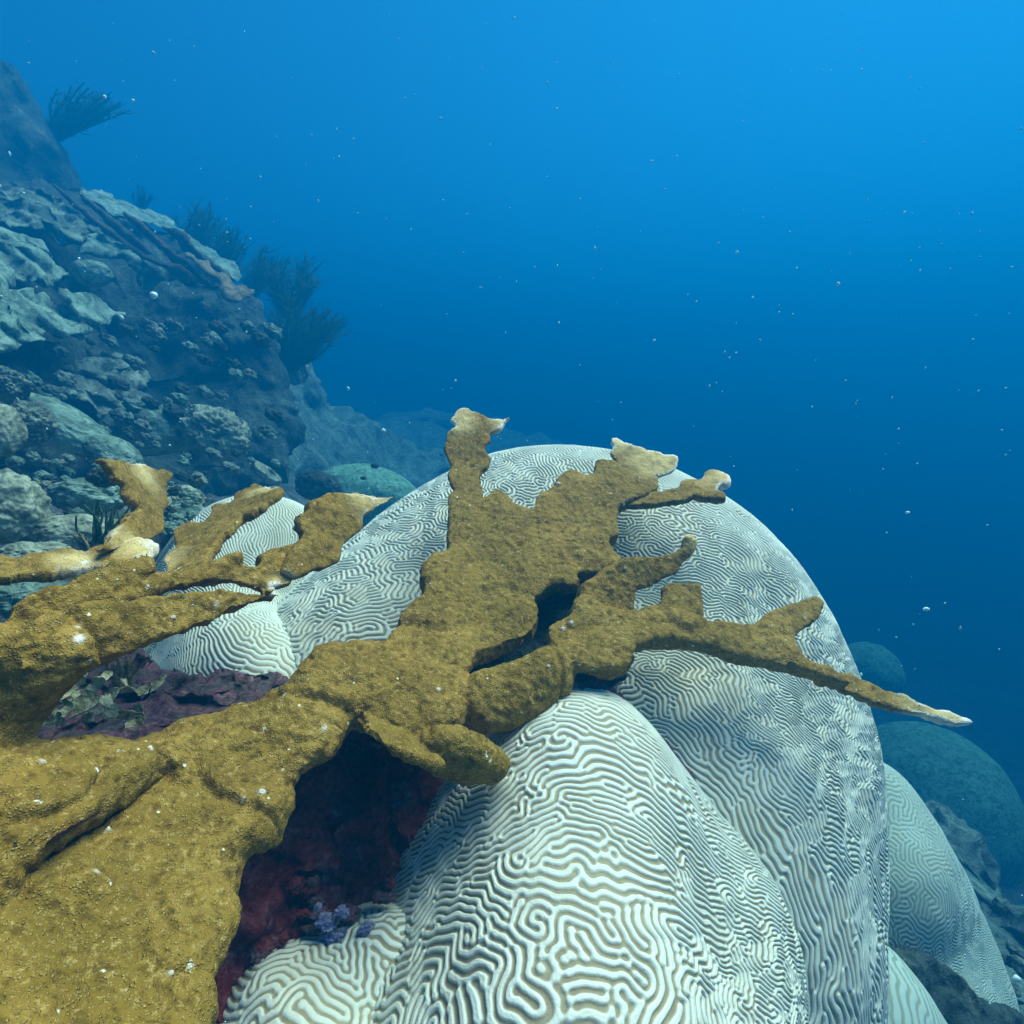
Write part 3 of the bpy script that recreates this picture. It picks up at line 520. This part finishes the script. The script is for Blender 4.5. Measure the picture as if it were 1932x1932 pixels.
v_, f_, _ = slab([(85, 1590), (130, 1560), (180, 1535), (220, 1515), (245, 1508), (248, 1522), (215, 1542), (170, 1558), (120, 1585), (90, 1602)], [(90, 1600, .455), (240, 1510, .55), (160, 1560, .5)], .006, .01, 10, 'r', step=3, jag=2, s=10)
place('encrusting_coral', v_, f_, M['purple'], 'purple crust in the crack between the two elkhorn trunks', 'coral')
# ------------------------------------------------------------------ reef on the left and right
_bm = bmesh.new(); bmesh.ops.create_icosphere(_bm, subdivisions=6, radius=1); ICO = np.array([v.co[:] for v in _bm.verts]); ICF = np.array([[v.index for v in f.verts] for f in _bm.faces])
_bm.free(); _bm = bmesh.new(); bmesh.ops.create_icosphere(_bm, subdivisions=4, radius=1); ICO4 = np.array([v.co[:] for v in _bm.verts]); ICF4 = np.array([[v.index for v in f.verts] for f in _bm.faces]); _bm.free()
def mound(name, label, u, v, d, ru, rv, mat='sheet', amp=.10, f=1.6, s=0, tilt=0, depth=1., small=False, catg='coral', group=None, sharp=0., pits=0.):
    d = float(dm(d)); I, Fc = (ICO4, ICF4) if small else (ICO, ICF); sx, sy = ru*d/F, rv*d/F; sz = depth*(sx+sy)/2
    q = I*(1+amp*fbm(I*1.0, f, 5, s)-sharp*np.abs(fbm(I, f*2.2, 3, s+9)))[:, None]
    if pits: q = q*(1-pits*np.clip(vn(I, f*3, s+44)-.35, 0, 1))[:, None]
    if not small: q = q*(1+amp*.35*fbm(I, f*4, 3, s+5))[:, None]
    c, s_ = math.cos(R(tilt)), math.sin(R(tilt)); x, y = q[:, 0]*sx, q[:, 2]*sy; x, y = x*c-y*s_, x*s_+y*c
    V = P(u, v, d+sz*.7)+x[:, None]*CR+y[:, None]*CU+(q[:, 1]*sz)[:, None]*CF
    return place(name, V, Fc, M[mat], label, catg, group)
za = lambda L: [(x*.26786, 327.75+y*.26786) for x, y in L]
for i, (u, v, ru, rv, lb) in enumerate([(615, 1738, 20, 12, 'uppermost'), (645, 1722, 14, 10, 'smaller upper right'), (628, 1765, 24, 11, 'widest lower'), (690, 1752, 15, 9, 'rightmost'), (600, 1712, 9, 6, 'tiny topmost')]):
    mound('encrusting_coral', lb+' piece of the bright blue and white crust on the maroon rock', u, v, .64, ru, rv, 'bluewhite', .35, 2.6, s=400+i, tilt=-20+i*13, sharp=.35, group='blue and white crust pieces')
for i in range(26):
    u, v = rng.uniform(440, 740), rng.uniform(1640, 1860)
    if u < 470+(1860-v)*.1 or v > 1830-(u-560)*.3+40: continue
    mound('crust_lump', ('mauve', 'maroon', 'mauve')[i % 3]+' crusted lump on the maroon rock floor', u, v, .685-(v-1640)/220*.07, rng.uniform(8, 26), rng.uniform(6, 16), ['purple', 'maroon', 'purple'][i % 3], .3, 2.4, s=430+i, small=True, sharp=.25, catg='rock', group=('mauve', 'maroon', 'mauve')[i % 3]+' crusted lumps on the maroon rock')
# large bodies of the reef
rock('reef_rock', [(-200, 60), (0, 100), (40, 130), (75, 190), (110, 250), (140, 300), (165, 355), (150, 420), (-200, 420)], [(0, 150, 3.4), (150, 350, 3.8), (-150, 400, 3.2)], .2, .5, 90, 'dark', 'dark distant rock rising in the upper left corner', amp=.14, f=2.2, s=31, step=6, jag=5, ridge=.08)
rock('reef_rock', [(-200, 350), (60, 350), (110, 352), (165, 365), (230, 395), (320, 440), (360, 470), (400, 500), (465, 560), (490, 590), (520, 620), (535, 680), (548, 730), (560, 790), (548, 850), (540, 900), (400, 940), (100, 930), (-200, 900)],
     [(0, 400, 2.9), (150, 380, 3.3), (450, 560, 3.3), (530, 800, 3.1), (300, 700, 3.2), (0, 700, 2.3), (200, 850, 2.6), (-150, 800, 2.0)], .22, .8, 90, 'dark', 'large dark rock wall of the reef at left under the pale sheet corals', amp=.13, f=3, s=32, step=5, jag=5, ridge=.10)
def sheet(label, poly, ctrl, mat, s, up=.05, down=.05, rad=30, name='sheet_coral', amp=.02, f=7, jag=7, group='sheet corals on the left reef wall', ridge=.0):
    return rock(name, poly, ctrl, up, down, rad, mat, label, 'coral', group, amp*1.6, f*1.2, s, 4, 'r', jag, ridge*1.6+.01)
sheet('dim domed sheet coral at the top of the left reef wall', za([(-500,85),(0,85),(170,80),(330,130),(420,210),(445,285),(560,300),(680,360),(700,450),(560,520),(420,480),(300,400),(130,350),(-500,400)]), [(0, 370, 2.75), (110, 380, 2.85), (180, 440, 2.9), (0, 430, 2.6)], 'sheetd', 41, .08, .1, 40, amp=.05, ridge=.03)
sheet('broad pale sheet coral draped at the left edge, second from the top', za([(-500,250),(0,330),(80,400),(250,450),(330,530),(420,650),(520,700),(400,745),(350,790),(130,770),(60,830),(-500,850)]), [(0, 430, 2.5), (100, 500, 2.6), (0, 540, 2.35)], 'sheet', 42, .10, .1, 45, amp=.05, ridge=.03)
sheet('wide scalloped sheet coral overhanging the dark gap at the left edge', za([(-500,800),(60,835),(130,800),(330,860),(430,900),(530,990),(680,1100),(560,1155),(480,1150),(340,1090),(290,1030),(262,1020),(300,1100),(355,1130),(330,1190),(230,1180),(170,1210),(195,1250),(90,1270),(-500,1300)]), [(0, 560, 2.25), (150, 610, 2.5), (0, 660, 2.1)], 'sheet', 43, .09, .1, 40, amp=.04, ridge=.025)
sheet('pointed pale ridge of coral in the middle of the left wall', za([(380,790),(480,830),(560,850),(660,838),(740,890),(820,960),(905,1000),(880,1035),(800,1020),(720,1080),(600,1070),(520,960),(430,890)]), [(110, 545, 2.45), (230, 595, 2.65), (170, 610, 2.5)], 'sheet', 44, .07, .08, 28, amp=.02)
sheet('pale sheet coral above the dark cave of the reef wall', za([(560,540),(600,430),(680,390),(760,430),(860,500),(930,560),(1060,630),(1160,640),(1250,680),(1270,770),(1190,730),(1150,760),(1110,835),(980,810),(960,700),(880,620),(760,600)]), [(170, 450, 2.8), (300, 510, 3.0), (280, 540, 2.95)], 'sheet', 45, .05, .08, 26, amp=.04, ridge=.03)
sheet('tan orange tipped sheet coral at the right end of the crest', za([(1290,560),(1350,565),(1430,610),(1560,700),(1700,780),(1805,800),(1790,850),(1770,890),(1690,910),(1600,880),(1530,800),(1500,760),(1380,660)]), [(350, 480, 2.95), (480, 550, 3.05), (420, 560, 2.95)], 'tan', 46, .04, .06, 16, amp=.015)
sheet('pale bluish sheet coral along the far side of the crest', za([(560,115),(700,105),(800,150),(960,240),(1100,270),(1200,310),(1240,370),(1290,385),(1380,470),(1500,570),(1660,640),(1700,720),(1650,740),(1500,650),(1200,420),(900,300),(650,200)]), [(170, 360, 3.4), (330, 430, 3.5), (450, 510, 3.4)], 'sheet', 47, .05, .08, 18, amp=.02)
blades = [([(350,60),(380,70),(430,110),(520,180),(640,290),(760,370),(900,480),(1060,600),(1300,650),(1420,760),(1340,800),(1150,660),(980,600),(850,500),(700,390),(560,270),(430,150)], 2.85),
          ([(545,120),(570,130),(640,190),(740,270),(830,330),(900,400),(1000,480),(1090,570),(1000,560),(860,450),(740,350),(620,230)], 2.95),
          ([(850,265),(900,275),(960,310),(1010,340),(1080,420),(1150,480),(1300,600),(1420,720),(1520,790),(1440,790),(1300,690),(1180,600),(1090,500),(1000,420),(900,330)], 2.9),
          ([(1120,365),(1150,375),(1290,390),(1340,440),(1330,470),(1380,530),(1500,620),(1620,700),(1680,770),(1600,740),(1450,640),(1300,520),(1200,440)], 3.0)]
bl = ['longest dark blade running diagonally down the reef crest', 'short dark blade at the upper end of the reef crest', 'dark stepped blade midway along the reef crest', 'dark blade with a pale rim at the right of the reef crest']
for i, (poly, d) in enumerate(blades):
    pz_ = za(poly); a, b = pz_[0], pz_[len(pz_)//2]
    rock('blade_coral', pz_, [(a[0], a[1], d), (b[0], b[1], d+.1), (a[0]-60, a[1]+60, d)], .03, .03, 8, 'blade', bl[i], 'coral', 'dark blades on the reef crest', .012, 12, 60+i, 3, 'r', 2)
    rim = pz_[:len(pz_)//2]
sheet('low rough coral slope between the sheet corals and the smooth boulder', za([(300,1320),(620,1330),(700,1300),(850,1260),(950,1380),(1010,1480),(1060,1560),(1040,1680),(700,1720),(520,1600),(430,1480)]), [(100, 700, 2.5), (250, 700, 2.75), (200, 780, 2.4)], 'rubble', 49, .08, .1, 30, amp=.05, ridge=.05, name='reef_rock')
mound('boulder_coral', 'smooth rounded pale knob under the sheet corals of the wall', 172, 516, 2.55, 38, 24, 'sheet', .06, s=3)
mound('boulder_coral', 'smooth grey green boulder coral left of the pitted rock', 282, 812, 2.35, 82, 52, 'sheet', .07, 1.2, s=4)
mound('boulder_coral', 'pale pitted knobbly coral head beside the smooth boulder', 405, 818, 2.35, 68, 52, 'pale', .14, 1.8, s=5, tilt=-28, pits=.5, sharp=.10)
mound('boulder_coral', 'little pale finger shaped coral beneath the pitted head', 500, 893, 2.35, 34, 13, 'pale', .12, s=6, tilt=-35)
mound('boulder_coral', 'long smooth pale ridge sloping down at the left', 115, 800, 1.95, 100, 38, 'sheet', .08, 1.5, s=7, tilt=-33)
mound('boulder_coral', 'rounded smooth coral at the lower end of the long ridge', 215, 858, 1.9, 56, 34, 'sheet', .06, 1.5, s=8, tilt=-30)
mound('boulder_coral', 'pale yellowish coral head cut by the left edge', -8, 812, 1.5, 44, 52, 'pale', .08, s=9)
mound('boulder_coral', 'rough dark knob between the ridge and the yellowish head', 50, 800, 1.75, 42, 44, 'rubble', .2, 2.2, s=10, sharp=.15, catg='rock')
mound('boulder_coral', 'bare rough lump at the far left under the scalloped sheet', 10, 725, 1.9, 40, 30, 'rubble', .2, 2, s=11, sharp=.1, catg='rock')
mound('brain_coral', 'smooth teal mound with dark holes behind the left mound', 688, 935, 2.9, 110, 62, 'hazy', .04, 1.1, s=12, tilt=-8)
mound('boulder_coral', 'dark purplish rock beside the teal mound', 600, 915, 2.5, 42, 30, 'dark', .12, 1.6, s=13, tilt=-12, catg='rock')
for i, (u, v, r_) in enumerate([(707, 879, 8), (686, 902, 6)]):  # solid dark dots stand in for holes, their shade put into the colour
    mound('sponge', ['larger dark sponge dot on top of the teal mound', 'smaller dark sponge dot on the face of the teal mound'][i], u, v, 2.66+.03*(i == 0), r_, r_*.6, 'blade', .1, small=True, s=i, catg='sponge', group='dark sponge dots')
mound('boulder_coral', 'spotted pale head among the rubble right of the tall blade', 345, 945, 1.75, 40, 32, 'pale', .12, 1.8, s=14, pits=.6, sharp=.08)
mound('boulder_coral', 'low grey mound behind the spotted head', 380, 985, 1.7, 70, 30, 'sheet', .08, s=15, tilt=-15)
mound('boulder_coral', 'flat grey green mound behind the tall blade', 170, 935, 1.55, 75, 34, 'sheet', .12, 2, s=16)
mound('boulder_coral', 'pale porous mound in front of the small dark plume', 150, 1010, 1.3, 90, 42, 'pale', .10, 2, s=17)
mound('boulder_coral', 'pale porous coral at the left edge above the flat blade', 20, 960, 1.25, 62, 70, 'pale', .14, 2, s=18)
mound('boulder_coral', 'bluish lump at the left edge just above the flat blade', 60, 1050, 1.1, 70, 30, 'pale', .14, 2, s=19)
mound('boulder_coral', 'grey lump seen under the flat blade at the left edge', 60, 1130, .95, 90, 36, 'sheet', .14, 2, s=20)
mound('boulder_coral', 'dark round lump above the small dark plume', 195, 900, 1.45, 26, 20, 'dark', .15, 2, s=21, catg='rock')
# small rubble clumps, each its own
k = 0
kinds = [('rubble', 'rock'), ('dark', 'rock'), ('pale', 'coral'), ('sheet', 'coral')]
words = ['grey', 'dark', 'pale', 'grey green']
for i in range(150):
    u, v = rng.uniform(0, 400), rng.uniform(845, 1060)
    if v < 860+.0*u or (u > 250 and v < 900): continue
    d = 1.9-(v-850)/210*.75; kk = int(rng.integers(0, 4)); mt, cg = kinds[kk]; r_ = rng.uniform(5, 17)
    o = mound('rubble_lump', words[kk]+' fist sized lump among the rubble left of the pale mound', u, v, d, r_, r_*rng.uniform(.5, .9), mt, .28, 2.4, s=100+i, tilt=rng.uniform(-40, 20), small=True, sharp=.2, catg=cg, group=words[kk]+' rubble lumps'); k += 1
for i in range(100):
    u, v = rng.uniform(60, 520), rng.uniform(600, 900); d = 2.9-(v-600)/300*.4-(520-u)/520*.35
    kk = int(rng.integers(0, 4)); mt = ['rubble', 'dark', 'sheetd', 'sheet'][kk]; wd = ['rough grey', 'dark', 'dim smooth green', 'pale smooth green'][kk]; r_ = rng.uniform(5, 20)
    mound('reef_lump', wd+' knobbly lump on the dark face of the left reef wall', u, v, d-.18, r_, r_*.65, mt, .28, 2.2, s=200+i, tilt=-30, small=True, sharp=.22, catg='rock', group=wd+' lumps on the dark reef face')
# far slope behind
rock('reef_rock', [(540, 600), (580, 640), (600, 720), (660, 780), (740, 815), (830, 850), (920, 880), (940, 1000), (500, 1000)], [(560, 700, 4.6), (700, 820, 5.2), (900, 890, 5.6), (600, 950, 4.2)], .35, .8, 60, 'rubble', 'hazy rubble slope falling away behind the reef wall', amp=.2, f=2.2, s=71, step=6, jag=6, ridge=.12)
rock('reef_rock', [(700, 790), (800, 770), (900, 790), (1000, 820), (1080, 850), (1100, 1000), (650, 1000)], [(750, 800, 7.5), (1000, 830, 8), (900, 950, 6.5)], .5, .9, 60, 'rubble', 'farthest faint slope just left of the dome crest', amp=.25, f=1.4, s=72, step=7, jag=6, ridge=.1)
mound('boulder_coral', 'bright teal block at the foot of the sea plumes', 555, 690, 3.7, 26, 36, 'pale', .12, 1.6, s=22, tilt=15)
# right side
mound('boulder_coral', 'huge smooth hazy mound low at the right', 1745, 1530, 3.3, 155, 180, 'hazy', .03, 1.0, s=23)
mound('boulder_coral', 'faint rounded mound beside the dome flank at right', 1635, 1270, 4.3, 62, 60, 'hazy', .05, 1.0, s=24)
rock('reef_rock', [(1745, 1510), (1800, 1530), (1850, 1580), (1890, 1620), (1900, 1680), (2150, 1750), (2150, 2150), (1700, 2150), (1700, 1600)], [(1780, 1560, 2.4), (1900, 1700, 2.2), (1900, 1900, 1.9), (1750, 1900, 1.8), (2100, 2000, 1.8)], .12, .5, 60, 'rubble', 'rough brown reef slope in the lower right corner', amp=.12, f=4, s=73, step=6, jag=5, ridge=.12)
rock('reef_rock', [(1660, 1770), (1760, 1810), (1850, 1880), (1990, 1950), (1990, 2150), (1650, 2150)], [(1690, 1780, 1.27), (1900, 1900, 1.28), (1800, 2050, 1.2)], .03, .2, 40, 'dark', 'dark encrusted rock beneath the bluish right lobe', amp=.05, f=8, s=74, step=5, jag=4, ridge=.05)
for i in range(16):
    u = rng.uniform(1790, 1940); v = rng.uniform(1610+(u-1790)*.9, 1932); d = 2.3-(v-1600)/330*.5; r_ = rng.uniform(14, 36)
    mound('reef_lump', ('rough grey', 'dark', 'dim green')[i % 3]+' lump on the lower right reef slope', u, v, d-.25, r_, r_*.6, ['rubble', 'dark', 'sheetd'][i % 3], .25, 2, s=300+i, tilt=-35, small=True, sharp=.2, catg='rock', group=('rough grey', 'dark', 'dim green')[i % 3]+' lumps on the right slope')
# ------------------------------------------------------------------ sea plumes
def plume(label, u, v, d, wpx, hpx, n, s, lean=0., name='sea_plume', rr0=.006, group='feathery sea plumes', mat='plume', side=True, spread=1.):
    d = float(dm(d)); g = np.random.default_rng(s); parts = []; sc_ = d/F
    for i in range(n):
        a = g.uniform(-1, 1)*spread; H = hpx*sc_*g.uniform(.6, 1)*(1-.25*abs(a)); W = wpx*sc_*a*.5; dz = g.normal()*wpx*sc_*.2; cv = g.normal()*.06*hpx*sc_
        q = np.linspace(0, 1, 9)[:, None]; b = P(u, v, d)
        pts = b+CR*(W*q**.7+lean*H*q**1.4+cv*np.sin(q*5+i))+CU*(H*q)+CF*(dz*q); parts.append(tube(pts, np.linspace(rr0, rr0*.45, 9), 5))
        if side:
            for k_ in range(34):
                t0 = g.uniform(.12, 1); j = min(8, int(t0*8)); p0 = pts[j]; dr_ = CR*g.normal()*.6+CU*g.uniform(.1, 1)+CF*g.normal()*.4; Ls = hpx*sc_*g.uniform(.08, .22)
                parts.append(tube([p0, p0+dr_*Ls*.5, p0+dr_*Ls+CU*Ls*.2], [rr0*.4, rr0*.35, rr0*.2], 4))
    V, Fc = cat(parts); return place(name, V, Fc, M[mat], label, 'soft coral', group)
plume('hazy feathery plume at the upper left beside the distant rock', 110, 265, 3.7, 110, 100, 40, 1, .9, rr0=.010)
plume('tall thin sea plume, leftmost on the crest of the reef', 380, 480, 3.9, 80, 105, 20, 2, .05, rr0=.009)
plume('sea plume with upright stems behind the crest, second from the left', 425, 520, 3.8, 80, 105, 20, 3, .1, rr0=.009)
plume('slim sea plume in the middle of the crest row', 480, 560, 3.7, 70, 110, 18, 4, .1, rr0=.008)
plume('dense sea plume at the right end of the crest', 545, 600, 3.6, 110, 130, 34, 5, .1, rr0=.008)
plume('bushy sea plume hanging out over the drop off', 545, 670, 3.5, 190, 110, 50, 6, .45, rr0=.008)
plume('lowest sea plume spreading right from the reef edge', 555, 700, 3.6, 130, 120, 34, 7, .3, rr0=.008)
plume('small faint plume left of the crest row', 268, 400, 4.4, 40, 50, 10, 8, .1, rr0=.009)
plume('small dark comb shaped plume on the rubble left of the tall blade', 190, 1040, 1.25, 90, 105, 15, 9, .15, rr0=.0042, side=False, spread=.8)
plume('short olive tuft below the comb shaped plume', 165, 1045, 1.15, 50, 45, 12, 10, -.2, rr0=.0035, side=False, mat='tan')
# ------------------------------------------------------------------ suspended particles (stuff)
pv, pf, nn_ = [], [], 0
_bm = bmesh.new(); bmesh.ops.create_icosphere(_bm, subdivisions=2, radius=1); b6 = np.array([v.co[:] for v in _bm.verts]); f8 = np.array([[v.index for v in f.verts] for f in _bm.faces]); _bm.free()
for i in range(620):
    d = rng.uniform(.45, 3.6); u, v = rng.uniform(-100, 2032), rng.uniform(-100, 1932); px = abs(rng.normal())*.8+.5
    if rng.uniform() < .03: px *= 2.8
    r_ = px*d/F; q = b6*r_*np.array([rng.uniform(.6, 1.7), 1, rng.uniform(.6, 1.8)])*(1+.35*vn(b6, 1.3, i))[:, None]
    pv.append(q+P(u, v, d)); pf.append(f8+nn_); nn_ += len(b6)
sn = ob('suspended_particles', mesh_np('suspended_particles', np.concatenate(pv), np.concatenate(pf), M['snow'])); sn['kind'] = 'stuff'
sn['label'] = 'pale specks drifting in the blue water'
